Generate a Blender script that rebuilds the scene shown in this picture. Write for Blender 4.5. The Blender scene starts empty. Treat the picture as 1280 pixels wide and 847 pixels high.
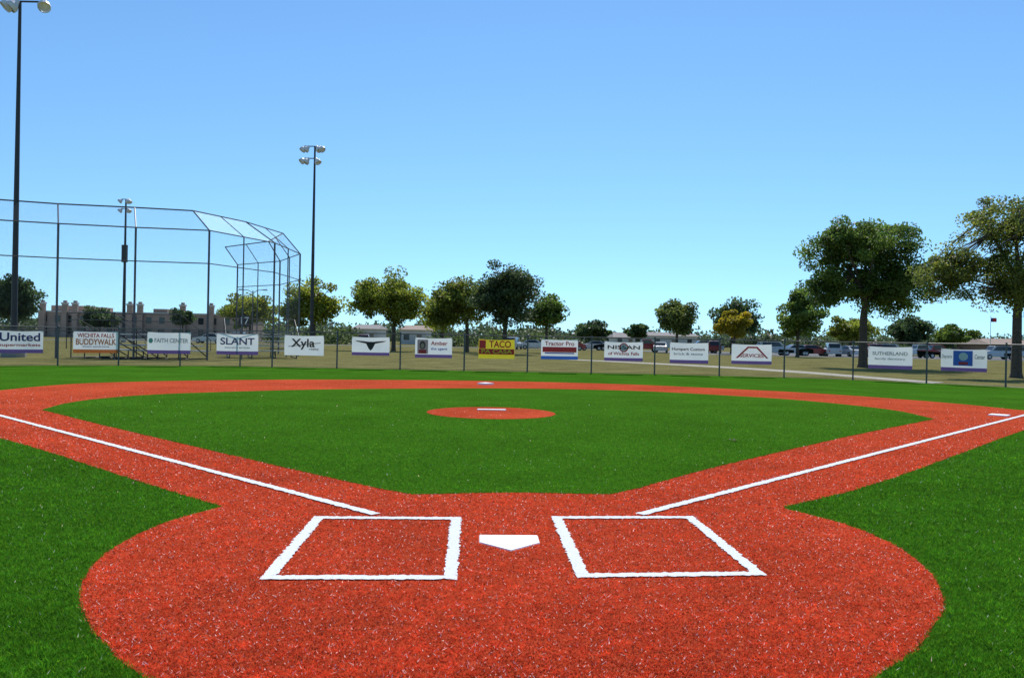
import bpy, math, random
import numpy as np
from mathutils import Vector, Matrix
random.seed(4); rng=np.random.default_rng(7)
S=bpy.context.scene
# ---------------- camera (level, slight roll) ----------------
F=1005.0; H=1.5; TH=math.radians(1.07)
cd=bpy.data.cameras.new("camera"); cam=bpy.data.objects.new("camera",cd); S.collection.objects.link(cam)
cd.sensor_width=36; cd.lens=F/1280*36; cd.clip_end=5000; cd.clip_start=0.05
cam.matrix_world=Matrix.Translation((0,0,H))@Matrix.Rotation(math.radians(90),4,'X')@Matrix.Rotation(TH,4,'Z')
S.camera=cam
S.view_settings.view_transform='Standard'; S.view_settings.look='None'; S.view_settings.exposure=0
# survey helpers: convert measured bearings to world metres
def UV(px,py):
    u=px-640; v=py-423.5
    return u*math.cos(TH)+v*math.sin(TH), -u*math.sin(TH)+v*math.cos(TH)
def G(px,py):
    u,v=UV(px,py); return (u/v*H, F*H/v)
def X_at(px,Z,py=425):
    return UV(px,py)[0]/F*Z
def Z_at(px,py,Z):
    return H-UV(px,py)[1]*Z/F
# ---------------- materials ----------------
def new_mat(name):
    m=bpy.data.materials.new(name); m.use_nodes=True; nt=m.node_tree
    return m,nt,nt.nodes["Principled BSDF"],nt.nodes["Material Output"]
def mat(name,col,rough=0.6,var=0.15,scale=3.0,metal=0.0,bump=0.0,transl=0.0,spec=0.5):
    m,nt,b,o=new_mat(name); N=nt.nodes; L=nt.links
    tc=N.new("ShaderNodeTexCoord"); nz=N.new("ShaderNodeTexNoise"); nz.inputs["Scale"].default_value=scale; nz.inputs["Detail"].default_value=6
    L.new(tc.outputs["Object"],nz.inputs["Vector"])
    r=N.new("ShaderNodeValToRGB"); r.color_ramp.elements[0].position=0.3; r.color_ramp.elements[1].position=0.7
    r.color_ramp.elements[0].color=[c*(1-var) for c in col]+[1]; r.color_ramp.elements[1].color=[min(1,c*(1+var)) for c in col]+[1]
    L.new(nz.outputs["Fac"],r.inputs["Fac"]); L.new(r.outputs["Color"],b.inputs["Base Color"])
    b.inputs["Roughness"].default_value=rough; b.inputs["Metallic"].default_value=metal; b.inputs["Specular IOR Level"].default_value=spec
    if bump:
        bp=N.new("ShaderNodeBump"); bp.inputs["Strength"].default_value=bump; bp.inputs["Distance"].default_value=0.02
        L.new(nz.outputs["Fac"],bp.inputs["Height"]); L.new(bp.outputs["Normal"],b.inputs["Normal"])
    if transl:
        t=N.new("ShaderNodeBsdfTranslucent"); L.new(r.outputs["Color"],t.inputs["Color"])
        mx=N.new("ShaderNodeMixShader"); mx.inputs[0].default_value=transl
        L.new(b.outputs[0],mx.inputs[1]); L.new(t.outputs[0],mx.inputs[2]); L.new(mx.outputs[0],o.inputs["Surface"])
    return m
def turf_mat(name,c0,c1,c2,speck,speck_amt,fine=160,bs=.5,lv=.16):
    m,nt,b,o=new_mat(name); N=nt.nodes; L=nt.links
    tc=N.new("ShaderNodeTexCoord")
    def noise(s,d=3,rg=0.6):
        n=N.new("ShaderNodeTexNoise"); n.inputs["Scale"].default_value=s; n.inputs["Detail"].default_value=d; n.inputs["Roughness"].default_value=rg
        L.new(tc.outputs["Object"],n.inputs["Vector"]); return n
    nf=noise(fine,3,0.8); nm=noise(14,5,0.7); nl=noise(0.5,6,.65)
    r=N.new("ShaderNodeValToRGB"); e=r.color_ramp.elements; e[0].position=0.32; e[0].color=(*c0,1); e[1].position=0.7; e[1].color=(*c2,1)
    x=e.new(0.5); x.color=(*c1,1)
    ad=N.new("ShaderNodeMath"); ad.operation='MULTIPLY_ADD'; ad.inputs[1].default_value=0.5; 
    L.new(nf.outputs["Fac"],ad.inputs[0])
    m2=N.new("ShaderNodeMath"); m2.operation='MULTIPLY'; m2.inputs[1].default_value=0.5; L.new(nm.outputs["Fac"],m2.inputs[0]); L.new(m2.outputs[0],ad.inputs[2])
    L.new(ad.outputs[0],r.inputs["Fac"])
    lr=N.new("ShaderNodeMapRange"); lr.inputs["From Min"].default_value=0.3; lr.inputs["From Max"].default_value=0.7; lr.inputs["To Min"].default_value=1-lv; lr.inputs["To Max"].default_value=1+lv
    L.new(nl.outputs["Fac"],lr.inputs["Value"])
    mul=N.new("ShaderNodeVectorMath"); mul.operation='SCALE'; L.new(r.outputs["Color"],mul.inputs[0]); L.new(lr.outputs[0],mul.inputs["Scale"])
    vo=N.new("ShaderNodeTexVoronoi"); vo.inputs["Scale"].default_value=16; L.new(tc.outputs["Object"],vo.inputs["Vector"])
    lt=N.new("ShaderNodeMath"); lt.operation='LESS_THAN'; lt.inputs[1].default_value=speck_amt; L.new(vo.outputs["Distance"],lt.inputs[0])
    mx=N.new("ShaderNodeMix"); mx.data_type='RGBA'; L.new(lt.outputs[0],mx.inputs["Factor"]); L.new(mul.outputs[0],mx.inputs["A"]); mx.inputs["B"].default_value=(*speck,1)
    df=N.new("ShaderNodeBsdfDiffuse"); L.new(mx.outputs["Result"],df.inputs["Color"]); df.inputs["Roughness"].default_value=0.3
    bp=N.new("ShaderNodeBump"); bp.inputs["Strength"].default_value=bs; bp.inputs["Distance"].default_value=0.008
    L.new(ad.outputs[0],bp.inputs["Height"]); L.new(bp.outputs["Normal"],df.inputs["Normal"])
    L.new(df.outputs[0],o.inputs["Surface"]); N.remove(b)
    return m
def attr_mat(name,rough=0.45,transl=0.4,spec=0.5,tmul=1.0):
    m,nt,b,o=new_mat(name); N=nt.nodes; L=nt.links
    a=N.new("ShaderNodeAttribute"); a.attribute_name="Col"
    L.new(a.outputs["Color"],b.inputs["Base Color"]); b.inputs["Roughness"].default_value=rough; b.inputs["Specular IOR Level"].default_value=spec
    t=N.new("ShaderNodeBsdfTranslucent"); sc=N.new("ShaderNodeVectorMath"); sc.operation='SCALE'; sc.inputs["Scale"].default_value=tmul
    L.new(a.outputs["Color"],sc.inputs[0]); L.new(sc.outputs[0],t.inputs["Color"])
    mx=N.new("ShaderNodeMixShader"); mx.inputs[0].default_value=transl
    L.new(b.outputs[0],mx.inputs[1]); L.new(t.outputs[0],mx.inputs[2]); L.new(mx.outputs[0],o.inputs["Surface"])
    return m
def chain_mat(name,s=0.06,w=0.07,col=(0.12,0.12,0.13)):
    m,nt,b,o=new_mat(name); N=nt.nodes; L=nt.links
    uv=N.new("ShaderNodeUVMap"); sx=N.new("ShaderNodeSeparateXYZ"); L.new(uv.outputs[0],sx.inputs[0])
    outs=[]
    for op in ('ADD','SUBTRACT'):
        a=N.new("ShaderNodeMath"); a.operation=op; L.new(sx.outputs[0],a.inputs[0]); L.new(sx.outputs[1],a.inputs[1])
        d=N.new("ShaderNodeMath"); d.operation='DIVIDE'; d.inputs[1].default_value=s; L.new(a.outputs[0],d.inputs[0])
        f=N.new("ShaderNodeMath"); f.operation='FRACT'; L.new(d.outputs[0],f.inputs[0])
        l=N.new("ShaderNodeMath"); l.operation='LESS_THAN'; l.inputs[1].default_value=w; L.new(f.outputs[0],l.inputs[0]); outs.append(l)
    mxm=N.new("ShaderNodeMath"); mxm.operation='MAXIMUM'; L.new(outs[0].outputs[0],mxm.inputs[0]); L.new(outs[1].outputs[0],mxm.inputs[1])
    t=N.new("ShaderNodeBsdfTransparent"); mx=N.new("ShaderNodeMixShader"); L.new(mxm.outputs[0],mx.inputs[0]); L.new(t.outputs[0],mx.inputs[1]); L.new(b.outputs[0],mx.inputs[2])
    L.new(mx.outputs[0],o.inputs["Surface"]); b.inputs["Base Color"].default_value=(*col,1); b.inputs["Metallic"].default_value=0.3; b.inputs["Roughness"].default_value=0.5
    return m
M_metal=mat("galvanised_steel",(0.10,0.10,0.11),0.5,metal=0.4)
M_dark=mat("dark_painted_steel",(0.025,0.027,0.03),0.55)
M_alu=mat("aluminium",(0.5,0.5,0.5),0.4,metal=0.6)
M_conc=mat("concrete",(0.32,0.31,0.29),0.9,scale=8,bump=0.3)
M_bark=mat("bark",(0.07,0.055,0.042),0.95,0.4,scale=9,bump=0.6)
M_leaf=attr_mat("leaves",0.5,0.5,0.35,1.6)
M_vinyl=mat("white_vinyl",(0.80,0.80,0.81),0.4,0.03,transl=0.38)
M_link=chain_mat("chain_link_mesh",0.06,0.05,(0.09,0.09,0.095))
M_link2=chain_mat("chain_link_hood",0.08,0.06,(0.14,0.15,0.17))
M_glass=mat("dark_glass",(0.02,0.025,0.03),0.08,0.1)
M_tyre=mat("tyre_rubber",(0.02,0.02,0.02),0.85)
M_lamp=mat("lamp_housing",(0.62,0.63,0.65),0.45,metal=0.0)
_fl={}
def flat(col,rough=0.5,transl=0.0):
    k=(col,rough,transl)
    if k not in _fl: _fl[k]=mat("paint_%d"%len(_fl),col,rough,0.05,transl=transl)
    return _fl[k]
# ---------------- mesh builder ----------------
class MB:
    def __init__(s): s.v=[]; s.f=[]; s.m=[]; s.mats=[]; s.uv={}
    def mi(s,m):
        if m not in s.mats: s.mats.append(m)
        return s.mats.index(m)
    def poly(s,pts,m,uv=None):
        i=len(s.v); s.v+= [tuple(p) for p in pts]; s.f.append(tuple(range(i,i+len(pts)))); s.m.append(s.mi(m))
        if uv: s.uv[len(s.f)-1]=uv
    def hexa(s,b,t,m): # b,t 4 pts each
        i=len(s.v); s.v+=[tuple(p) for p in b]+[tuple(p) for p in t]
        for q in ((3,2,1,0),(4,5,6,7),(0,1,5,4),(1,2,6,5),(2,3,7,6),(3,0,4,7)):
            s.f.append(tuple(i+k for k in q)); s.m.append(s.mi(m))
    def box(s,x0,x1,y0,y1,z0,z1,m):
        s.hexa([(x0,y0,z0),(x1,y0,z0),(x1,y1,z0),(x0,y1,z0)],[(x0,y0,z1),(x1,y0,z1),(x1,y1,z1),(x0,y1,z1)],m)
    def tube(s,pts,rad,m,n=8,cap=True):
        pts=[Vector(p) for p in pts]; i0=len(s.v); mi=s.mi(m)
        if not hasattr(rad,'__len__'): rad=[rad]*len(pts)
        for k,p in enumerate(pts):
            d=(pts[min(k+1,len(pts)-1)]-pts[max(k-1,0)]).normalized()
            a=d.orthogonal().normalized() if abs(d.z)<0.95 else Vector((1,0,0))
            a=(a-d*a.dot(d)).normalized(); b=d.cross(a)
            for j in range(n):
                t=2*math.pi*j/n; q=p+(a*math.cos(t)+b*math.sin(t))*rad[k]; s.v.append(tuple(q))
        for k in range(len(pts)-1):
            for j in range(n):
                a=i0+k*n+j; b=i0+k*n+(j+1)%n; s.f.append((a,b,b+n,a+n)); s.m.append(mi)
        if cap:
            s.f.append(tuple(i0+j for j in range(n))[::-1]); s.m.append(mi)
            e=i0+(len(pts)-1)*n; s.f.append(tuple(e+j for j in range(n))); s.m.append(mi)
    def make(s,name,loc=(0,0,0),rz=0,parent=None,smooth=False):
        me=bpy.data.meshes.new(name); me.from_pydata(s.v,[],s.f)
        for m in s.mats: me.materials.append(m)
        me.polygons.foreach_set("material_index",s.m)
        if s.uv:
            ul=me.uv_layers.new(name="UVMap")
            for fi,uv in s.uv.items():
                for li,c in zip(me.polygons[fi].loop_indices,uv): ul.data[li].uv=c
        if smooth: me.polygons.foreach_set("use_smooth",[True]*len(s.f))
        me.update(); o=bpy.data.objects.new(name,me); S.collection.objects.link(o)
        o.location=loc; o.rotation_euler=(0,0,rz); o.parent=parent
        return o
def empty(name,loc=(0,0,0),rz=0):
    o=bpy.data.objects.new(name,None); S.collection.objects.link(o); o.location=loc; o.rotation_euler=(0,0,rz); o.empty_display_size=0.3; return o
# ---------------- field outlines ----------------
def spline(P,step=0.06,jit=0.0):
    P=[np.array(p,float) for p in P]; out=[]
    Q=[2*P[0]-P[1]]+P+[2*P[-1]-P[-2]]
    for i in range(1,len(Q)-2):
        n=max(2,int(np.linalg.norm(Q[i+1]-Q[i])/step))
        for k in range(n):
            t=k/n
            p=0.5*((2*Q[i])+(-Q[i-1]+Q[i+1])*t+(2*Q[i-1]-5*Q[i]+4*Q[i+1]-Q[i+2])*t*t+(-Q[i-1]+3*Q[i]-3*Q[i+1]+Q[i+2])*t**3)
            out.append(p+rng.normal(0,jit,2) if jit else p)
    return out
def Gs(*pp): return [G(*p) for p in pp]
home=Gs((278,634),(232,646),(195,659),(155,678),(120,703),(101,738),(106,772),(133,808),(180,847))+[(-0.85,3.0),(0.05,2.82),(0.95,3.02)]+Gs((1095,847),(1143,813),(1172,778),(1179,748),(1162,716),(1122,684),(1062,658),(1015,645),(978,635))
redge=[home[-1]]+Gs((1085,608),(1180,575),(1280,538))+[(11.6,16.9),(12.9,18.0)]
rcorner=[(12.9,18.0),(13.3,18.8),(12.9,19.4)]
arc=[(12.9,19.4)]+Gs((1280,513),(1200,505),(1100,497),(1000,490.5),(900,485.5),(800,481),(700,478),(600,476),(500,475),(400,474.5),(300,475),(200,476.5),(110,479),(50,483),(0,488))
lcorner=[arc[-1],(-14.3,18.6),(-13.9,16.9),(-12.0,15.2)]
ledge=[(-12.0,15.2)]+Gs((0,548),(90,575),(185,606),(278,634))
RED=spline(home,jit=.006)+spline(redge,jit=.006)+spline(rcorner)+spline(arc,0.15)+spline(lcorner)+spline(ledge,jit=.006)
IN=spline(Gs((515,619),(640,616.5),(762,619)),jit=.006)+spline(Gs((762,619),(800,610),(900,583),(1060,546),(1168,524)),jit=.006)+spline(Gs((1168,524),(1110,512),(1000,500.5),(900,494),(800,489),(700,486.5),(607,485.5),(500,486),(400,487),(300,489.5),(200,493),(130,498),(85,504),(52,512.5)),0.12)+spline(Gs((52,512.5),(130,532),(300,572),(440,604),(515,619)),jit=.006)
mc=G(614,516.3); MOUND=[np.array((mc[0]+1.29*math.cos(t),mc[1]+1.29*math.sin(t))) for t in np.linspace(0,2*math.pi,140,endpoint=False)]
def strip(a,b,w,jit=0.006,step=0.02):
    a=np.array(a);b=np.array(b);d=b-a;L=np.linalg.norm(d);d/=L;n=np.array((-d[1],d[0]))*w/2
    k=max(2,int(L/step)); ts=np.linspace(0,L,k)
    return [a+d*t+n*(1+rng.normal(0,jit/w*2)) for t in ts]+[a+d*t-n*(1+rng.normal(0,jit/w*2)) for t in ts[::-1]]
LW=0.085
def quadlines(c): # outer corners tl,tr,br,bl (line centres)
    out=[]
    for i in range(4): 
        a=np.array(c[i]);b=np.array(c[(i+1)%4]);d=(b-a)/np.linalg.norm(b-a)
        out.append(strip(a-d*LW/2*(1 if i%2==0 else -1),b+d*LW/2*(1 if i%2==0 else -1),LW))
    return out
LB=quadlines(Gs((398,648.5),(570,649.5),(563,724),(335,724)))
RB=quadlines(Gs((696,648.5),(862,648),(948,719),(728,721.5)))
FL=strip(G(470,644.5),(-11.3,16.2),0.09,step=0.03); FR=strip(G(800,644.5),(12.4,18.95),0.09,step=0.03)
def nrm(a): a=np.array(a,float); return a/np.linalg.norm(a)
# home plate pentagon
hp=np.array(G(637,680)); ax=nrm((-0.042,1)); rx=np.array((ax[1],-ax[0])); w=.225
HP=[hp+rx*w+ax*w,hp-rx*w+ax*w,hp-rx*w-ax*0.0,hp-ax*w,hp+rx*w-ax*0.0]
def sheet(name,outline,z,m):
    b=MB(); b.poly([(p[0],p[1],z) for p in outline],m); o=b.make(name)
    if o.data.polygons[0].normal.z<0: o.data.flip_normals()
    return o
M_green=turf_mat("green_turf",(0.024,0.085,0.006),(0.052,0.155,0.010),(0.095,0.235,0.022),(0.45,0.5,0.3),0.05,lv=.2)
M_red=turf_mat("red_turf",(0.30,0.038,0.014),(0.54,0.076,0.030),(0.68,0.13,0.06),(0.85,0.62,0.54),0.10,lv=.2)
M_white=turf_mat("white_turf",(0.82,0.815,0.81),(0.86,0.86,0.85),(0.88,0.88,0.87),(0.85,0.8,0.76),0.02,bs=.05,lv=.02)
M_dry=turf_mat("dry_lawn",(0.10,0.115,0.034),(0.21,0.19,0.072),(0.32,0.27,0.12),(0.4,0.36,0.2),0.02,fine=8,lv=.35)
# fence survey
fence_px=[(-260,470),(-170,464),(-90,460),(-8,457.5),(72,457),(148,457),(225,457.5),(300,458),(340,459),(421,460.5),(500,462),(580,463.5),(659,465),(739,466.5),(818,468),(899,470),(980,472),(1066,475),(1158,479),(1257,484),(1365,490.5),(1480,500)]
FP=[G(*p) for p in fence_px]
sheet("ground",[(-2500,-300),(2500,-300),(2500,3500),(-2500,3500)],-0.004,M_dry)
tf=[(p[0],p[1]+0.25) for p in FP]
sheet("turf_outfield",spline(tf,0.5)+[(28,4),(20,-8),(-22,-8),(-34,6)],0.004,M_green)
sheet("clay_infield_turf",RED,0.008,M_red)
sheet("infield_turf",IN,0.012,M_green)
sheet("pitching_circle",MOUND,0.016,M_red)
b=MB()
for s_ in LB+RB: b.poly([(p[0],p[1],0.0155+0.0003*(len(b.f)%4)) for p in s_],M_white)
o=b.make("batters_box_lines")
b=MB()
for s_ in (FL,FR): b.poly([(p[0],p[1],0.0175) for p in s_],M_white)
b.make("foul_lines")
import bmesh
for nm in ("batters_box_lines","foul_lines"):
    me=bpy.data.objects[nm].data
    bm=bmesh.new(); bm.from_mesh(me)
    for f in bm.faces:
        f.normal_update()
        if f.normal.z<0: f.normal_flip()
    bm.to_mesh(me); bm.free()
M_rub=mat("white_rubber",(0.85,0.85,0.85),0.5,0.03,20)
def prism(name,pts,z0,z1,m):
    b=MB(); n=len(pts); cx=sum(p[0] for p in pts)/n; cy=sum(p[1] for p in pts)/n
    b.poly([(cx+(p[0]-cx)*0.96,cy+(p[1]-cy)*0.96,z1) for p in pts],m)
    for i in range(n):
        p,q=pts[i],pts[(i+1)%n]; b.poly([(p[0],p[1],z0),(q[0],q[1],z0),(cx+(q[0]-cx)*0.96,cy+(q[1]-cy)*0.96,z1),(cx+(p[0]-cx)*0.96,cy+(p[1]-cy)*0.96,z1)],m)
    return b.make(name)
prism("home_plate",HP,0.005,0.016,M_rub)
def base(name,c,s,zt=0.05,ang=45,sy=None):
    a=math.radians(ang+2.4); u=np.array((math.cos(a),math.sin(a)))*s/2; v=np.array((-math.sin(a),math.cos(a)))*(sy or s)/2; c=np.array(c)
    return prism(name,[c-u-v,c+u-v,c+u+v,c-u+v],0.005,zt,M_rub)
base("base_bag",G(607,480.5),0.38,0.06); base("base_bag",G(1249,519.5),0.38,0.03); base("base_bag",(-11.5,16.4),0.38,0.03)
base("pitching_rubber",G(614.5,513.3),0.61,0.035,0,0.14)
# ---------------- turf fibres near the plate ----------------
def pip(P,poly):
    poly=np.array(poly); x,y=P[:,0],P[:,1]; ins=np.zeros(len(P),bool)
    x0,y0=poly.min(0); x1,y1=poly.max(0); idx=np.where((x>x0)&(x<x1)&(y>y0)&(y<y1))[0]
    if len(idx)==0: return ins
    xs,ys=x[idx],y[idx]; r=np.zeros(len(idx),bool); n=len(poly); j=n-1
    for i in range(n):
        xi,yi=poly[i];xj,yj=poly[j]
        if yi!=yj:
            c=((yi>ys)!=(yj>ys)); c&=(xs<(xj-xi)*(ys-yi)/(yj-yi)+xi); r^=c
        j=i
    ins[idx]=r; return ins
def fibres():
    n=1000000; y0,y1=3.0,22.0
    Y=y0*(y1/y0)**rng.random(n); keep=rng.random(n)<np.clip((22-Y)/13,0,1)**1.2; Y=Y[keep]; n=len(Y); X=(rng.random(n)*2-1)*(0.70*Y+0.25)
    P=np.stack([X,Y],1); Q=P+rng.normal(0,0.007,P.shape)
    red=pip(Q,RED[::2]); inn=pip(Q,IN[::2]); mo=pip(Q,MOUND); red=(red&~inn)|mo
    wh=np.zeros(n,bool)
    for s_ in LB+RB+[FL,FR]: wh|=pip(Q,s_)
    plate=pip(P,HP)|pip(P,[(hp+(p-hp)*1.03) for p in HP])
    return P,red,wh,plate
P,red,wh,plate=fibres()
_t=rng.random((64,64))
def vnoise(P,s):
    q=P/s; i=np.floor(q).astype(np.int64); f=q-i; f=f*f*(3-2*f)
    g=lambda a,b:_t[(i[:,0]+a)%64,(i[:,1]+b)%64]
    return (g(0,0)*(1-f[:,0])+g(1,0)*f[:,0])*(1-f[:,1])+(g(0,1)*(1-f[:,0])+g(1,1)*f[:,0])*f[:,1]
def blades(name,P,kind,m,seed):
    r=np.random.default_rng(seed); 
    if kind=='w': P=P[r.random(len(P))<.22]
    n=len(P); Y=P[:,1]; sc=np.maximum(1,Y/5.0)
    w=0.0026*sc*(0.6+0.8*r.random(n)); hgt={'g':0.017,'r':0.010,'w':0.004}[kind]*(0.5+0.9*r.random(n))
    lump=(vnoise(P,0.024)*.6+vnoise(P+3,0.055)*.4)
    if kind!='w': hgt*=0.45+1.1*lump
    a=r.random(n)*2*math.pi; tilt=r.normal(0,1,(n,2))*hgt[:,None]*{'g':0.5,'r':.9,'w':2.2}[kind]
    z=0.0168 if kind=='w' else 0.008
    c=np.stack([P[:,0],P[:,1],np.full(n,z)],1)
    d=np.stack([np.cos(a)*w,np.sin(a)*w,np.zeros(n)],1)
    t=c+np.stack([tilt[:,0],tilt[:,1],hgt],1)
    base={'g':(0.062,0.205,0.010),'r':(0.65,0.090,0.030),'w':(0.88,0.88,0.87)}[kind]
    big=(vnoise(P,0.7)*.5+vnoise(P+9,0.25)*.5)
    k=((0.6+0.7*r.random(n))*(0.45+1.0*lump)*(0.80+0.4*big))[:,None]; col=np.clip(np.array(base)[None,:]*k,0,.95)  # lump paints clump shading into fibre colour, low tufts darker; big varies tone
    if kind=='w': col=np.clip(np.array(base)*(0.94+0.06*r.random(n))[:,None],0,0.92)
    if kind=='r':
        q=r.random(n)<0.022; col[q]=(0.9,0.72,0.66); c[q,2]+=.004; t[q,2]+=.005  # pale fibres: white glints painted in as colour, lifted slightly
        q=r.random(n)<0.10; col[q]=(0.16,0.02,0.01)
    if kind=='g':
        q=r.random(n)<0.003; col[q]=(0.6,0.62,0.5); q=r.random(n)<0.15; col[q]*=np.array((2.0,1.25,1.3))
    V=np.empty((n,3,3),np.float32); V[:,0]=c-d; V[:,1]=c+d; V[:,2]=t+d*0.3
    me=bpy.data.meshes.new(name); me.vertices.add(3*n); me.loops.add(3*n); me.polygons.add(n)
    me.vertices.foreach_set("co",V.ravel()); me.loops.foreach_set("vertex_index",np.arange(3*n,dtype=np.int32))
    me.polygons.foreach_set("loop_start",np.arange(0,3*n,3,dtype=np.int32)); me.polygons.foreach_set("loop_total",np.full(n,3,np.int32))
    C=np.ones((n,3,4),np.float32); C[:,:,:3]=col[:,None,:]
    ca=me.color_attributes.new("Col",'FLOAT_COLOR','POINT'); ca.data.foreach_set("color",C.ravel())
    me.update(calc_edges=True); me.materials.append(m); o=bpy.data.objects.new(name,me); S.collection.objects.link(o)
M_fib=attr_mat("turf_fibre",0.45,0.42,0.10,1.35)
M_fibw=attr_mat("white_fibre",0.6,0.45,0.2,1.05)
blades("green_turf_fibres",P[~red&~wh&~plate],'g',M_fib,1)
blades("red_turf_fibres",P[red&~wh&~plate],'r',M_fib,2)
blades("white_line_fibres",P[wh&~plate],'w',M_fibw,3)
# fallen leaf on the infield
lx,ly=G(917,552); b=MB()
for k in range(7):
    a=k*.9; r_=.04+.015*(k%3); b.poly([(lx+.02*math.cos(k),ly+.02*math.sin(k),.015),(lx+r_*math.cos(a),ly+r_*math.sin(a),.03+.01*(k%2)),(lx+1.4*r_*math.cos(a+.35),ly+1.4*r_*math.sin(a+.35),.05),(lx+r_*math.cos(a+.7),ly+r_*math.sin(a+.7),.03)],flat((.16,.20,.07),.9,.3))
b.make("fallen_leaf")
# ---------------- outfield fence ----------------
FH=1.66
fe=empty("chain_link_fence")
b=MB(); mb=MB(); dist=0
for i,p in enumerate(FP):
    b.tube([(p[0],p[1],-0.1),(p[0],p[1],FH+0.03)],0.035,M_metal,8)
    b.tube([(p[0],p[1],FH+0.03),(p[0],p[1],FH+0.06)],[0.045,0.02],M_metal,8)
    if i:
        q=FP[i-1]; L=math.dist(p,q)
        b.tube([(q[0],q[1],FH-0.02),(p[0],p[1],FH-0.02)],0.022,M_metal,6); b.tube([(q[0],q[1],0.04),(p[0],p[1],0.04)],0.008,M_metal,5)
        mb.poly([(q[0],q[1]-.04,0.02),(p[0],p[1]-.04,0.02),(p[0],p[1]-.04,FH),(q[0],q[1]-.04,FH)],M_link,[(dist,0),(dist+L,0),(dist+L,FH),(dist,FH)]); dist+=L
b.make("posts_and_rails",parent=fe); mb.make("wire_mesh",parent=fe)
def fence_point(px):
    for i in range(len(fence_px)-1):
        a,c=fence_px[i],fence_px[i+1]
        s=UV(px,450)[0]/F
        if a[0]<=px<=c[0]:
            p,q=np.array(FP[i]),np.array(FP[i+1]); d=q-p
            t=(s*p[1]-p[0])/(d[0]-s*d[1]); return p+d*t
NAVY=(0.03,0.04,0.16); PUR=(0.15,0.08,0.26); REDC=(0.5,0.03,0.03); ORG=(0.55,0.14,0.03); GRY=(0.3,0.34,0.34); BLK=(0.02,0.02,0.02); YEL=(0.75,0.6,0.03); BLU=(0.04,0.12,0.45)
def banner(x0,x1,ytop,ybot,bg,items,bar=None):
    pa,pb=fence_point(x0),fence_point(x1); pc=(pa+pb)/2; W=float(np.linalg.norm(pb-pa)); ang=math.atan2(pb[1]-pa[1],pb[0]-pa[0]); D=pc[1]
    n=(math.sin(ang),-math.cos(ang)); 
    zt=Z_at((x0+x1)/2,ytop,D); zb=Z_at((x0+x1)/2,ybot,D); Hh=zt-zb
    e=empty("advertising_banner",(pc[0]+n[0]*0.09,pc[1]+n[1]*0.09,zb),ang)
    b=MB(); nx,nz=12,6
    def sag(u,v): return 0.014*math.sin(u*9+x0)+0.01*math.cos(v*5+u*4), -0.03*math.sin(math.pi*u)*v
    for i in range(nx):
        for j in range(nz):
            q=[]
            for (a,c) in ((i,j),(i+1,j),(i+1,j+1),(i,j+1)):
                u=a/nx;v=c/nz; s=sag(u,v); q.append(((u-.5)*W,s[0],v*Hh+s[1]))
            m=flat(bar,0.45,0.25) if (bar and j==0) else (M_vinyl if bg is None else flat(bg,0.45,0.3))
            b.poly(q,m)
    b.make("vinyl_sheet",parent=e)
    for u in (-.49,.49):
        g=MB(); g.tube([(u*W,-0.02,Hh*0.96),(u*W*1.01,0.06,Hh*1.02)],0.012,M_dark,5); g.make("zip_tie",parent=e)
    for it in items:
        if it[0]=='t':
            _,txt,cx,cy,wd,ht,col=it
            c=bpy.data.curves.new("lettering",'FONT'); c.body=txt; c.align_x='CENTER'; c.align_y='CENTER'; c.size=1; c.offset=0.02
            o=bpy.data.objects.new("lettering",c); S.collection.objects.link(o); c.materials.append(flat(col,0.5,0.2))
            bpy.context.view_layer.update(); dx,dy=max(o.dimensions.x,.01),max(o.dimensions.y,.01)
            o.parent=e; o.rotation_euler=(math.pi/2,0,0); o.location=(cx*W,-0.035,cy*Hh); o.scale=(wd*W/dx,ht*Hh/dy,1)
        elif it[0]=='p':
            _,pts,col=it
            g=MB(); yo=-0.028-0.001*(items.index(it)); g.poly([(x*W,yo,y*Hh) for x,y in pts],flat(col,0.5,0.2)); g.make("printed_shape",parent=e)
def rect(a,b_,c,d): return [(a,c),(b_,c),(b_,d),(a,d)]
def ell(cx,cy,rx,ry,n=16): return [(cx+rx*math.cos(t),cy+ry*math.sin(t)) for t in np.linspace(0,2*math.pi,n,endpoint=False)]
banner(-6,53,413,441,None,[('t',"United",0,.70,.86,.38,NAVY),('t',"supermarkets",0,.36,.88,.18,REDC)],PUR)
banner(91,147,414,441,None,[('t',"WICHITA FALLS",0,.80,.82,.2,REDC),('t',"BUDDYWALK",0,.50,.9,.28,ORG),('t',"down syndrome",0,.3,.6,.09,PUR)],ORG)
banner(184,238,415,442,None,[('t',"FAITH CENTER",0.05,.60,.78,.2,GRY),('p',ell(-.42,.6,.05,.12),(0.15,.35,.3))],PUR)
banner(271,323,417,443,None,[('t',"SLANT",0,.62,.82,.34,(0.08,0.09,0.2)),('t',"insurance services",0,.34,.6,.09,GRY)],PUR)
banner(356,405,419,444,None,[('t',"Xyla",-.02,.6,.6,.55,BLK),('p',[(-.4,.42),(.42,.62),(.42,.65),(-.4,.45)],BLK),('t',"realty",.25,.32,.25,.12,BLK)])
banner(440,487,421,444,None,[('p',[(-.42,.80),(-.36,.74),(-.12,.64),(-.05,.36),(0,.26),(.05,.36),(.12,.64),(.36,.74),(.42,.80),(.2,.77),(.07,.74),(-.07,.74),(-.2,.77)],BLK)],PUR)
banner(519,565,422,447,None,[('p',rect(-.44,-.15,.2,.9),(0.45,.3,.3)),('p',ell(-.3,.62,.08,.2),(0.03,.02,.02)),('p',ell(-.3,.60,.05,.13),(.5,.3,.22)),('p',rect(-.4,-.2,.2,.4),REDC),('t',"Amber",.15,.72,.45,.2,REDC),('t',"the agent",.15,.45,.45,.16,BLU)],PUR)
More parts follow.
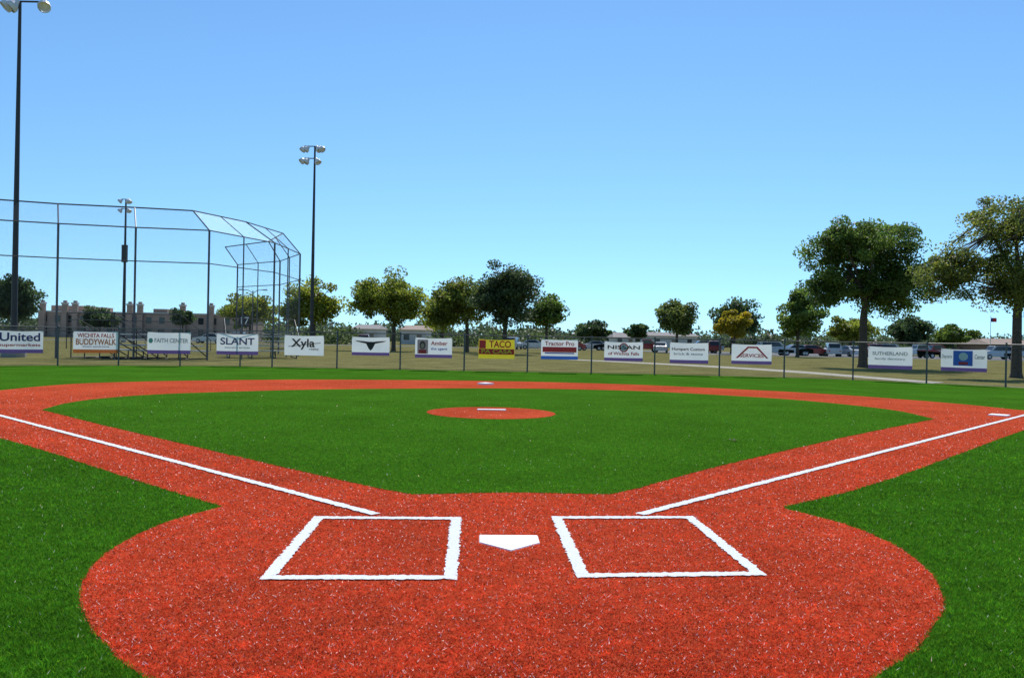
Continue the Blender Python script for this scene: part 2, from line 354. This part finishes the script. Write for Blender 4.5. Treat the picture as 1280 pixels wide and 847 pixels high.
banner(598,643,424,448,YEL,[('p',rect(-.48,-.3,.52,.95),REDC),('t',"TACO",.1,.73,.6,.36,REDC),('p',rect(-.49,.49,.22,.5),(.45,.02,.02)),('t',"PA CASA",0,.36,.85,.2,YEL)])
banner(676,722,424,449,None,[('t',"Tractor Pro",0,.78,.8,.22,REDC),('p',rect(-.46,.46,.36,.62),REDC),('p',rect(-.4,.4,.28,.34),BLU)],BLU)
banner(755,803,427,451,None,[('p',ell(0,.70,.12,.24),REDC),('p',ell(0,.70,.09,.18),(.75,.75,.75)),('t',"NISSAN",0,.70,.84,.20,BLK),('t',"of Wichita Falls",0,.38,.8,.17,REDC)],PUR)
banner(837,885,428,454,None,[('t',"Humpert Custom",-.02,.68,.85,.18,BLK),('t',"brick & stone",-.02,.45,.75,.12,GRY)],PUR)
banner(914,964,430,455,None,[('p',[(-.4,.3),(-.1,.88),(.14,.88),(.42,.3),(.37,.3),(.12,.8),(-.08,.8),(-.34,.3)],REDC),('t',"SERVICES",0,.42,.6,.18,REDC)],PUR)
banner(1086,1141,433,461,None,[('t',"SUTHERLAND",0,.68,.8,.16,GRY),('t',"family dentistry",0,.45,.7,.12,GRY)],PUR)
banner(1177,1235,436,464,None,[('p',rect(-.22,.2,.25,.92),BLU),('p',ell(0,.66,.1,.18),(0.6,.6,.6)),('t',"Daycare",-.36,.65,.22,.2,GRY),('t',"Center",.35,.65,.22,.2,GRY),('p',rect(-.1,.1,.3,.42),REDC)],PUR)
# ---------------- backstop (neighbouring diamond) ----------------
def W3(px,Z,z): return Vector((X_at(px,Z,330),Z,z))
PW=7.25; PQ=8.55
wall=[(-120,40),(-25,42),(72,43.3),(169,44.3),(261,45),(343,50.5),(375,57),(350,63),(297,67)]
hood=[(-118,42),(-26,43.4),(71,44.8),(167,45.6),(240,46.4),(306,50.6),(353,56),(335,61),(281,65.5)]
bs=empty("baseball_backstop"); b=MB(); nb=MB(); mu=0
for i,(w_,q_) in enumerate(zip(wall,hood)):
    x,Z=w_; g=W3(x,Z,-.1); t=W3(x,Z,PW); h_=W3(q_[0],q_[1],PQ)
    b.tube([g,t],0.06,M_metal,8); b.tube([t,h_],0.04,M_metal,6)
    if i:
        x2,Z2=wall[i-1]; q2=hood[i-1]
        for zz,r in ((PW,.035),(5.4,.03),(1.5,.03)):
            b.tube([W3(x,Z,zz),W3(x2,Z2,zz)],r,M_metal,6)
        b.tube([W3(q_[0],q_[1],PQ),W3(q2[0],q2[1],PQ)],.04,M_metal,6)
        A,B=W3(x2,Z2,0.05),W3(x,Z,0.05); L=(B-A).length
        nb.poly([A,B,W3(x,Z,PW),W3(x2,Z2,PW)],M_link,[(mu,0),(mu+L,0),(mu+L,PW),(mu,PW)])
        nb.poly([W3(x2,Z2,PW),W3(x,Z,PW),W3(q_[0],q_[1],PQ),W3(q2[0],q2[1],PQ)],M_link2,[(mu,PW),(mu+L,PW),(mu+L,PQ+1),(mu,PQ+1)]); mu+=L
        if i>4:
            m1=(W3(x,Z,PW)+W3(x2,Z2,PW))/2; m2=(W3(q_[0],q_[1],PQ)+W3(q2[0],q2[1],PQ))/2
            b.tube([m1,m2],.03,M_metal,6); b.tube([(m1.x,m1.y,0),m1],.04,M_metal,6)
b.make("frame",parent=bs); nb.make("chain_link_panels",parent=bs)
# ---------------- light poles ----------------
def floodlight(px,Z,ytop,heads,r0,arm,box=False,ybase=430,foot=.34):
    x=X_at(px,Z,ybase-100); top=Z_at(px,ytop,Z); b=MB()
    b.tube([(0,0,0),(0,0,top*0.5),(0,0,top)],[r0,r0*0.75,r0*0.45],M_dark,12)
    b.tube([(0,0,0),(0,0,0.8)],[foot,foot*.97],M_conc,16)
    if box:
        zc=top*0.62; b.box(-.35,.35,-.3,.1,zc-1.2,zc+1.2,M_dark)
    for (dz,xs) in heads:
        z=top-dz; b.tube([(min(xs)-.15,0,z),(max(xs)+.15,0,z)],0.05,M_dark,6)
        for xx in xs:
            tl=random.uniform(.6,.9); a=(-arm if xx<0 else arm)+random.uniform(-.3,.3)
            d=Vector((math.sin(a)*math.cos(tl),-math.cos(a)*math.cos(tl)*.6,-math.sin(tl))).normalized()
            p=Vector((xx,-.05,z-0.05)); 
            b.tube([p-d*.1,p+d*.10,p+d*.28,p+d*.40],[.10,.16,.29,.32],M_lamp,12)
            b.tube([p+d*.36,p+d*.55],[.33,.33],M_lamp,12,cap=False)
            b.tube([(xx,0,z),tuple(p)],.03,M_dark,5)
    b.make("stadium_light_pole",(x,Z,0),smooth=False)
floodlight(19,44,2,[(0.0,[-.35,-.1,1.3])],0.17,.5,foot=.62)
floodlight(391,80,183,[(0.0,[-.95,-.6,.2,.5]),(1.2,[-.95,-.6,.15])],0.20,1.0)
floodlight(156,112,249,[(0.0,[-.5,.1,.4]),(1.3,[-.5,.3])],0.24,1.0,box=True)
# ---------------- trees ----------------
def tree(name,px,Z,crowns,col,seed,leaf=0.16,nleaf=9000,ncl=60,tr=0.22,yellow=0.25,shell=0.5,sg=0.17):
    """crowns: list of (x0,x1,ytop,ybot) surveyed extents"""
    r=np.random.default_rng(seed); X0=X_at(px,Z); b=MB(); cl=[]
    tot=sum((c[1]-c[0])*(c[3]-c[2]) for c in crowns)
    for c in crowns:
        xa,xb=X_at(c[0],Z)-X0,X_at(c[1],Z)-X0; zt=Z_at((c[0]+c[1])/2,c[2],Z); zb=Z_at((c[0]+c[1])/2,c[3],Z)
        cx=(xa+xb)/2; cz=(zt+zb)/2; rx_=(xb-xa)/2; rz_=(zt-zb)/2; n=max(6,int(ncl*(c[1]-c[0])*(c[3]-c[2])/tot))
        ph=r.random(6)*6.28
        for _ in range(n):
            d=r.normal(0,1,3); d/=np.linalg.norm(d); az=math.atan2(d[1],d[0]); el=d[2]
            lump=0.88+0.10*math.sin(3*az+ph[0])+0.08*math.sin(5*el+ph[1]+2*az)+0.06*math.sin(7*az+ph[2])
            rad=(r.random()**shell)*lump
            if d[2]<-0.3: rad*=0.88
            cl.append((cx+d[0]*rx_*rad,d[1]*rx_*0.9*rad,cz+d[2]*rz_*rad,min(rx_,rz_)))
    cl=np.array(cl); zb=cl[:,2].min(); zt=cl[:,2].max()
    fork=Vector((0,0,max(zb*0.9,1.2)))
    top=Vector((float(cl[:,0].mean())*0.6,0,zb+(zt-zb)*0.6))
    b.tube([(0,0,-.1),(0,0,.25),tuple(fork*0.6),tuple(fork),tuple((fork+top)/2+Vector((.15,0,0))),tuple(top)],[tr*1.5,tr*1.08,tr*.9,tr*.85,tr*.5,tr*.2],M_bark,8)
    k=min(11,len(cl)); far=r.choice(len(cl),k,replace=False); anchors=[]
    for i in far:
        c=Vector(cl[i][:3]); s=fork.lerp(top,r.random()*0.5); m1=s.lerp(c,.35)+Vector((0,0,.25)); m2=s.lerp(c,.7)+Vector((r.normal(0,.2),r.normal(0,.2),.25))
        b.tube([s,m1,m2,c],[tr*.48,tr*.34,tr*.2,tr*.07],M_bark,6); anchors+= [m1,m2,c]
    anchors.append(top)
    for c in cl:
        c=Vector(c[:3]); a=min(anchors,key=lambda q:(q-c).length)
        mid=(a+c)/2+Vector((0,0,.1)); b.tube([a,mid,c],[tr*.13,tr*.09,tr*.04],M_bark,4,cap=False)
    nb_=len(b.f)
    per=nleaf//len(cl); n=per*len(cl); C=np.repeat(cl,per,axis=0)
    sig=(C[:,3]*sg*np.repeat(0.6+0.8*r.random(len(cl)),per))[:,None]
    off=r.normal(0,1,(n,3)); rr=np.linalg.norm(off,axis=1)[:,None]; off*=np.minimum(1,1.9/rr); off[:,2]*=0.65; pos=C[:,:3]+off*sig
    a=r.normal(0,1,(n,3)); a/=np.linalg.norm(a,axis=1)[:,None]; b2=np.cross(a,r.normal(0,1,(n,3))); b2/=np.linalg.norm(b2,axis=1)[:,None]
    sz=(leaf*(0.5+0.8*r.random(n)))[:,None]
    V=np.stack([pos-a*sz*.5,pos+b2*sz*.34,pos+a*sz*.5,pos-b2*sz*.34],1).reshape(-1,3)
    i0=len(b.v); allv=np.concatenate([np.array(b.v,np.float32).reshape(-1,3),V]); 
    faces=b.f+[(i0+4*i,i0+4*i+1,i0+4*i+2,i0+4*i+3) for i in range(n)]
    me=bpy.data.meshes.new(name); me.from_pydata(allv.tolist(),[],faces); me.materials.append(M_bark); me.materials.append(M_leaf)
    me.polygons.foreach_set("material_index",[0]*nb_+[1]*n)
    cc=np.array(col)[None,:]*np.repeat(0.6+0.8*r.random(len(cl)),per)[:,None]*(0.75+0.5*r.random(n))[:,None]
    yl=(np.repeat(r.random(len(cl)),per)*0.5+r.random(n)*0.5)<yellow; cc[yl]=cc[yl]*np.array((1.65,1.4,.9))
    A=np.ones((len(allv),4),np.float32); A[i0:,:3]=np.repeat(cc,4,axis=0)
    ca=me.color_attributes.new("Col",'FLOAT_COLOR','POINT'); ca.data.foreach_set("color",A.ravel())
    me.update(); o=bpy.data.objects.new(name,me); S.collection.objects.link(o); o.location=(X0,Z,0); return o
GR=(0.095,0.15,0.028); YG=(0.19,0.225,0.028); DG=(0.055,0.09,0.03); OL=(0.12,0.155,0.035)
tree("oak_tree",1079,55,[(998,1165,272,352),(998,1068,310,392),(1068,1170,318,402),(1030,1140,330,388),(1010,1090,275,330)],(0.085,0.14,0.028),11,.19,54000,230,.30,shell=.5,yellow=.22,sg=.18)
tree("elm_tree",1271,41,[(1190,1345,240,330),(1145,1240,300,385),(1200,1330,300,405),(1270,1400,290,395),(1150,1215,318,370)],(0.115,0.145,0.032),12,.14,44000,220,.25,yellow=.3,shell=.58,sg=.175)
B=dict(sg=.215,shell=.5)
tree("oak_tree",392,88,[(350,430,350,410),(346,392,368,412)],YG,13,.31,14000,80,.22,yellow=.3,**B)
tree("oak_tree",492,84,[(434,535,342,398),(434,482,350,402),(470,532,362,410)],YG,14,.28,19000,115,.22,yellow=.15,**B)
tree("oak_tree",584,88,[(545,618,346,408),(528,580,364,414)],(0.16,0.195,0.035),15,.30,17000,100,.2,yellow=.2,**B)
tree("oak_tree",553,96,[(526,575,362,414)],YG,31,.32,8500,52,.18,yellow=.3,**B)
tree("oak_tree",631,80,[(590,676,324,400),(596,675,350,412)],(0.06,0.09,0.035),16,.26,24000,125,.25,yellow=.08,**B)
tree("oak_tree",683,90,[(660,707,369,417)],GR,17,.3,9000,52,.16,yellow=.2,**B)
tree("cedar_tree",740,150,[(710,768,398,426)],DG,18,.5,6000,40,.2,yellow=.03,**B)
tree("oak_tree",846,110,[(819,873,374,420)],OL,19,.36,9000,52,.2,yellow=.15,**B)
tree("oak_tree",915,115,[(887,952,374,422)],DG,20,.38,12000,65,.22,yellow=.08,**B)
tree("maple_tree",918,104,[(896,942,387,427)],(0.28,0.24,0.02),21,.34,8500,40,.16,yellow=.3,**B)
tree("oak_tree",997,95,[(964,1034,380,426),(978,1020,358,400)],(0.11,0.16,0.03),22,.32,12500,66,.2,yellow=.2,**B)
tree("oak_tree",1063,110,[(1034,1096,395,432)],YG,23,.38,8000,45,.18,yellow=.2,**B)
tree("cedar_tree",1140,130,[(1111,1168,395,432)],DG,24,.45,8000,45,.2,yellow=.02,**B)
tree("oak_tree",1192,140,[(1163,1223,405,436)],GR,25,.46,7000,40,.2,**B)
tree("oak_tree",20,95,[(-40,30,345,408),(0,50,341,408)],DG,26,.36,15000,80,.25,yellow=.08,**B)
tree("cedar_tree",124,160,[(96,152,384,414)],DG,27,.5,6000,36,.2,yellow=.02,**B)
tree("cedar_tree",228,150,[(215,242,384,410)],DG,28,.45,3500,20,.18,yellow=.02,**B)
tree("oak_tree",312,120,[(270,352,364,412)],YG,29,.4,9500,58,.22,yellow=.3,**B)
tree("oak_tree",795,180,[(776,812,404,426)],DG,30,.55,4000,24,.2,**B)
def grove(name,x0,x1,Z,hm,seed,col,dens=1.0,leaf=.55,dep=10):
    r=np.random.default_rng(seed); xa,xb=X_at(x0,Z),X_at(x1,Z); cs=[]
    n0=int((xb-xa)*hm*0.9*dens)
    for _ in range(n0):
        x=r.uniform(xa,xb); y=Z+r.uniform(0,dep); hh=hm*(0.62+0.22*math.sin(x*.35+seed)+0.16*math.sin(x*.9+seed*2)+r.normal(0,.05))
        cs.append((x,y,(r.random()**.8)*max(hh,1)))
    cs=np.array(cs); per=40; C=np.repeat(cs,per,axis=0); n=len(C); pos=C+np.clip(r.normal(0,1,(n,3)),-1.8,1.8)*np.array((.9,.8,.55))*leaf*1.6; pos[:,2]=np.abs(pos[:,2])
    a=r.normal(0,1,(n,3)); a/=np.linalg.norm(a,axis=1)[:,None]; b2=np.cross(a,r.normal(0,1,(n,3))); b2/=np.linalg.norm(b2,axis=1)[:,None]
    sz=(leaf*(0.5+0.8*r.random(n)))[:,None]; V=np.stack([pos-a*sz*.5,pos+b2*sz*.35,pos+a*sz*.5,pos-b2*sz*.35],1).reshape(-1,3)
    me=bpy.data.meshes.new(name); me.from_pydata(V.tolist(),[],[(4*i,4*i+1,4*i+2,4*i+3) for i in range(n)]); me.materials.append(M_leaf)
    cc=np.array(col)[None,:]*np.repeat(.55+.9*r.random(len(cs)),per)[:,None]
    A=np.ones((4*n,4),np.float32); A[:,:3]=np.repeat(cc,4,axis=0); ca=me.color_attributes.new("Col",'FLOAT_COLOR','POINT'); ca.data.foreach_set("color",A.ravel())
    o=bpy.data.objects.new(name,me); S.collection.objects.link(o)
grove("distant_tree_line",-150,1450,255,6.0,99,(0.06,0.085,0.04),.75,1.1,40)
grove("shrub_row",330,450,140,3.6,5,(0.07,0.10,0.03),1.2,.55)
grove("shrub_row",540,720,135,3.6,8,(0.07,0.10,0.03),1.2,.5)
grove("shrub_row",1000,1240,160,3.8,9,(0.06,0.085,0.03),1,.6)
# ---------------- buildings ----------------
M_tan=mat("tan_stucco",(0.42,0.29,0.23),0.9,.12,.6); M_brick=mat("brown_brick",(0.24,0.15,0.11),0.9,.2,2); M_wht=mat("white_siding",(0.62,0.57,0.52),0.8,.06,1)
M_roof=mat("grey_shingles",(0.22,0.20,0.19),0.9,.2,2); M_roofb=mat("brown_shingles",(0.28,0.21,0.16),0.9,.2,2)
def school(x0,x1,Z,ytop):
    e=empty("school_building",(X_at((x0+x1)/2,Z),Z,0)); W=(x1-x0)*Z/F; hh=Z_at((x0+x1)/2,ytop,Z); b=MB(); wdw=MB()
    b.box(-W/2,W/2,0,18,0,hh*0.74,M_tan); b.box(-W/2-.2,W/2+.2,-.25,18.2,hh*.74+.003,hh*.78,M_wht)
    b.box(-W*.46,-W*.30,2,16,hh*.78+.003,hh*.95,M_tan); b.box(W*.05,W*.12,2,16,hh*.78+.003,hh*.9,M_roofb)
    for u in (-.47,-.36,-.31,-.04,.01,.22,.36):
        b.box(u*W-.6,u*W+.6,-.9,-.26,0,hh*.98,M_tan); b.box(u*W-.75,u*W+.75,-1.0,-.2,hh*.98+.003,hh*1.03,M_wht); b.box(u*W-.35,u*W+.35,-.8,-.3,hh*1.03+.003,hh*1.09,M_tan)
    n=int(W/3)
    for i in range(n):
        x=-W/2+1.5+i*3
        for z0 in (0.9,hh*.45): wdw.box(x-.6,x+.6,-.05,.05,z0,z0+1.5,M_glass)
    b.make("walls",parent=e); wdw.make("windows",parent=e)
school(47,300,185,381)
def house(name,x0,x1,Z,ytop,wall_m,roof_m,rfrac=.36,dep=12):
    e=empty(name,(X_at((x0+x1)/2,Z),Z,0)); W=(x1-x0)*Z/F; hh=Z_at((x0+x1)/2,ytop,Z); ew=hh*(1-rfrac)
    b=MB(); b.box(-W/2,W/2,0,dep,0,ew,wall_m); b.make("walls",parent=e)
    b=MB(); b.hexa([(-W/2-.5,-.6,ew+.004),(W/2+.5,-.6,ew+.004),(W/2+.5,dep+.6,ew+.004),(-W/2-.5,dep+.6,ew+.004)],[(-W/2+.3,dep/2-.1,hh),(W/2-.3,dep/2-.1,hh),(W/2-.3,dep/2+.1,hh),(-W/2+.3,dep/2+.1,hh)],roof_m); b.make("roof",parent=e)
    b=MB(); n=max(2,int(W/3.5))
    for i in range(n):
        x=-W/2+W*(i+.5)/n
        if i==n//2: b.box(x-.5,x+.5,-.06,.05,0.02,2.1,M_roofb)
        else: b.box(x-.6,x+.6,-.05,.05,.9,min(2.2,ew*.9),M_glass)
    b.make("windows_and_door",parent=e)
house("brick_house",500,532,170,406,M_wht,M_roofb,.25); house("white_house",440,472,180,405,M_wht,M_roof,.25)
house("church_building",768,795,210,415,M_wht,M_roof); house("white_house",812,872,210,415,M_wht,M_roof,.25)
house("brick_house",1240,1300,150,423,M_brick,M_roofb)
# ---------------- road, path, car park ----------------
M_asph=mat("asphalt",(0.10,0.10,0.10),0.9,.15,1.5); M_path=mat("concrete_path",(0.32,0.29,0.23),0.9,.1,1.0)
sheet("car_park",[(22,100),(120,92),(130,132),(18,134)],0.0,M_asph)
sheet("road",[(-200,118),(17,128),(17,136),(-200,126)],0.0,M_asph)
sheet("footpath",spline(Gs((700,449),(800,454),(900,459.5),(1000,466),(1075,472),(1180,481)),.8)+spline(Gs((1180,477.5),(1090,470.5),(1000,463.5),(900,457.5),(800,452.6),(700,448)),.8),0.0,M_path)
b=MB(); 
for x in range(24,118,3): b.box(x-.06,x+.06,104,109,0.002,0.006,M_rub)
b.make("parking_bay_markings")
# ---------------- parked cars ----------------
def car(x,y,col,rz=0,kind='sedan'):
    paint=flat(col,0.25); b=MB(); w=.9
    if kind=='suv': prof=[(-2.3,.35),(-2.32,.95),(-2.2,1.05),(-2.0,1.72),(.6,1.76),(1.25,1.12),(2.2,.98),(2.32,.75),(2.3,.35)]; cab=(2,3,4,5)
    elif kind=='pickup': prof=[(-2.7,.45),(-2.72,1.1),(-.6,1.12),(-.45,1.75),(.75,1.78),(1.35,1.15),(2.5,1.05),(2.62,.8),(2.6,.45)]; cab=(2,3,4,5)
    else: prof=[(-2.3,.3),(-2.32,.85),(-1.75,.97),(-1.1,1.42),(.25,1.45),(1.05,.98),(2.15,.82),(2.3,.6),(2.28,.3)]; cab=(2,3,4,5)
    def yy(z): return w if z<1.12 and not (kind=='sedan' and z>1.0) else w*.78
    n=len(prof)
    for i in range(n):
        p,q=prof[i],prof[(i+1)%n]; m=paint
        b.poly([(p[0],-yy(p[1]),p[1]),(q[0],-yy(q[1]),q[1]),(q[0],yy(q[1]),q[1]),(p[0],yy(p[1]),p[1])],m)
    for s in (-1,1):
        b.poly([(p[0],s*yy(p[1]),p[1]) for p in prof[:3]+prof[5:]],paint)
        b.poly([(prof[k][0],s*yy(prof[k][1]),prof[k][1]) for k in cab],paint)
        a=[Vector((prof[k][0],s*(yy(prof[k][1])+.012),prof[k][1])) for k in cab]; c=sum(a,Vector())/4
        b.poly([c+(v-c)*.82 for v in a],M_glass)
        b.tube([(prof[0][0]-.03,s*.65,.7),(prof[0][0]+.02,s*.65,.7)],.1,flat(REDC,.3),8); b.tube([(2.27,s*.65,.66),(2.33,s*.65,.66)],.1,M_lamp,8)
        for wx in (-1.42,1.42): b.tube([(wx,s*.72,.33),(wx,s*.93,.33)],.33,M_tyre,14); b.tube([(wx,s*.93,.33),(wx,s*.945,.33)],.19,M_alu,10)
    for k,l in ((4,5),(2,3)):
        p,q=Vector((prof[k][0],0,prof[k][1])),Vector((prof[l][0],0,prof[l][1])); d=(1 if k==4 else -1)*.015
        a,c=p.lerp(q,.1),p.lerp(q,.88); b.poly([(a.x+d,-.62,a.z+.01),(c.x+d,-.72,c.z+.01),(c.x+d,.72,c.z+.01),(a.x+d,.62,a.z+.01)],M_glass)
    b.make({'sedan':"parked_car",'suv':"parked_suv",'pickup':"parked_pickup_truck"}[kind],(x,y,0.002),rz)
cols=[(.6,.6,.6),(.03,.03,.035),(.35,.02,.02),(.05,.09,.2),(.25,.26,.27),(.7,.7,.7),(.08,.08,.08),(.3,.27,.2)]
for i,(px,Z) in enumerate([(642,118),(668,120),(712,118),(742,122),(760,122),(806,112),(826,112),(880,116),(893,116),(968,106),(992,106),(1016,106),(1040,106),(1062,106),(1090,106),(1112,106),(1148,106),(1168,106),(1246,106),(1275,106),(455,122),(300,120),(262,121)]):
    car(X_at(px,Z),Z,cols[(i*5+i//3)%8],random.choice([0,0,math.pi,1.35,1.7]) ,random.choice(['sedan','suv','suv','pickup','sedan']))
# ---------------- bleachers, sign, street lamp, flagpole ----------------
def bleacher(px,Z,rz=0):
    b=MB()
    for i in range(5):
        y=i*.6; z=.45+i*.3
        b.box(-2.2,2.2,y,y+.28,z,z+.05,M_alu); 
        if i: b.box(-2.2,2.2,y-.28,y-.02,z-.32,z-.28,M_alu)
    for x in (-2,-.7,.7,2):
        b.tube([(x,0,0),(x,0,.44)],.03,M_dark,6); b.tube([(x,2.6,0),(x,2.6,1.64)],.03,M_dark,6); b.tube([(x,0,.1),(x,2.6,1.5)],.03,M_dark,6); b.tube([(x,0,.04),(x,2.6,.04)],.03,M_dark,6)
    for x in (-2.2,2.2): b.tube([(x,2.75,.5),(x,2.75,2.5)],.025,M_dark,6); b.tube([(x,0,.5),(x,0,1.1),(x,2.75,2.5)],.02,M_dark,6)
    b.tube([(-2.2,2.75,2.5),(2.2,2.75,2.5)],.025,M_dark,6); b.tube([(-2.2,2.75,2.1),(2.2,2.75,2.1)],.02,M_dark,6)
    b.make("bleachers",(X_at(px,Z),Z,0),rz)
bleacher(170,46,2.6); bleacher(222,47,2.9); bleacher(330,50,.4)
e=empty("field_number_sign",(X_at(305,60),60,0)); b=MB(); zt=Z_at(305,394,60); b.tube([(-.2,0,0),(-.2,0,zt)],.04,M_metal); b.tube([(.2,0,0),(.2,0,zt)],.04,M_metal); b.box(-.42,.42,-.07,-.045,zt-.85,zt,M_dark); b.make("panel",parent=e)
c=bpy.data.curves.new("number",'FONT'); c.body="17"; c.align_x='CENTER'; c.align_y='CENTER'; c.size=.75; o=bpy.data.objects.new("number",c); S.collection.objects.link(o); c.materials.append(M_rub); o.parent=e; o.rotation_euler=(math.pi/2,0,0); o.location=(0,-.075,zt-.42)
def lamp(px,Z,ytop):
    zt=Z_at(px,ytop,Z); b=MB(); b.tube([(0,0,0),(0,0,zt)],[.12,.06],M_metal,8)
    for s in (-1,1):
        b.tube([(0,0,zt-.3),(s*.6,0,zt+.05),(s*1.5,0,zt+.1)],.04,M_metal,6); b.hexa([(s*1.5-.3,-.18,zt+.02),(s*1.5+.4,-.18,zt+.02),(s*1.5+.4,.18,zt+.02),(s*1.5-.3,.18,zt+.02)],[(s*1.5-.2,-.1,zt+.18),(s*1.5+.25,-.1,zt+.18),(s*1.5+.25,.1,zt+.18),(s*1.5-.2,.1,zt+.18)],M_lamp)
    b.make("street_lamp",(X_at(px,Z),Z,0))
lamp(315,100,363)
def flagpole(px,Z,yt):
    zt=Z_at(px,yt,Z); b=MB(); b.tube([(0,0,0),(0,0,zt)],[.07,.04],M_alu,8); b.tube([(0,0,zt),(0,0,zt+.2)],[.1,.02],M_alu,8)
    for i in range(5): b.poly([(.05+i*.2,.08*math.sin(i),zt-.9),(.25+i*.2,.08*math.sin(i+1),zt-.95),(.25+i*.2,.08*math.sin(i+1),zt-.2),(.05+i*.2,.08*math.sin(i),zt-.15)],flat(REDC if i>1 else NAVY,.8))
    b.make("flagpole",(X_at(px,Z),Z,0))
flagpole(1238,150,396)
# ---------------- light ----------------
el=math.radians(50); az=math.radians(7)
sd=Vector((math.sin(az)*math.cos(el),math.cos(az)*math.cos(el),math.sin(el)))
ld=bpy.data.lights.new("sun",'SUN'); ld.energy=5.0; ld.angle=math.radians(.53); ld.color=(1,.96,.90); lo=bpy.data.objects.new("sun",ld); S.collection.objects.link(lo)
lo.rotation_euler=(-sd).to_track_quat('-Z','Y').to_euler(); lo.location=(0,0,50)
w=bpy.data.worlds.new("World"); S.world=w; w.use_nodes=True; nt=w.node_tree; bg=nt.nodes["Background"]; N=nt.nodes; L=nt.links
sk=N.new("ShaderNodeTexSky"); sk.sky_type='NISHITA'; sk.sun_disc=False; sk.sun_elevation=el; sk.sun_rotation=az; sk.altitude=0; sk.air_density=1.0; sk.dust_density=0.04; sk.ozone_density=5.5
tc=N.new("ShaderNodeTexCoord"); mp=N.new("ShaderNodeMapping"); mp.inputs["Scale"].default_value=(1,1,.92); mp.inputs["Location"].default_value=(0,0,.06)
L.new(tc.outputs["Generated"],mp.inputs[0]); nv=N.new("ShaderNodeVectorMath"); nv.operation='NORMALIZE'; L.new(mp.outputs[0],nv.inputs[0]); L.new(nv.outputs[0],sk.inputs[0])
tn=N.new("ShaderNodeVectorMath"); tn.operation='MULTIPLY'; tn.inputs[1].default_value=(.82,1.02,1.06); L.new(sk.outputs[0],tn.inputs[0])
L.new(tn.outputs[0],bg.inputs[0]); bg.inputs[1].default_value=0.142
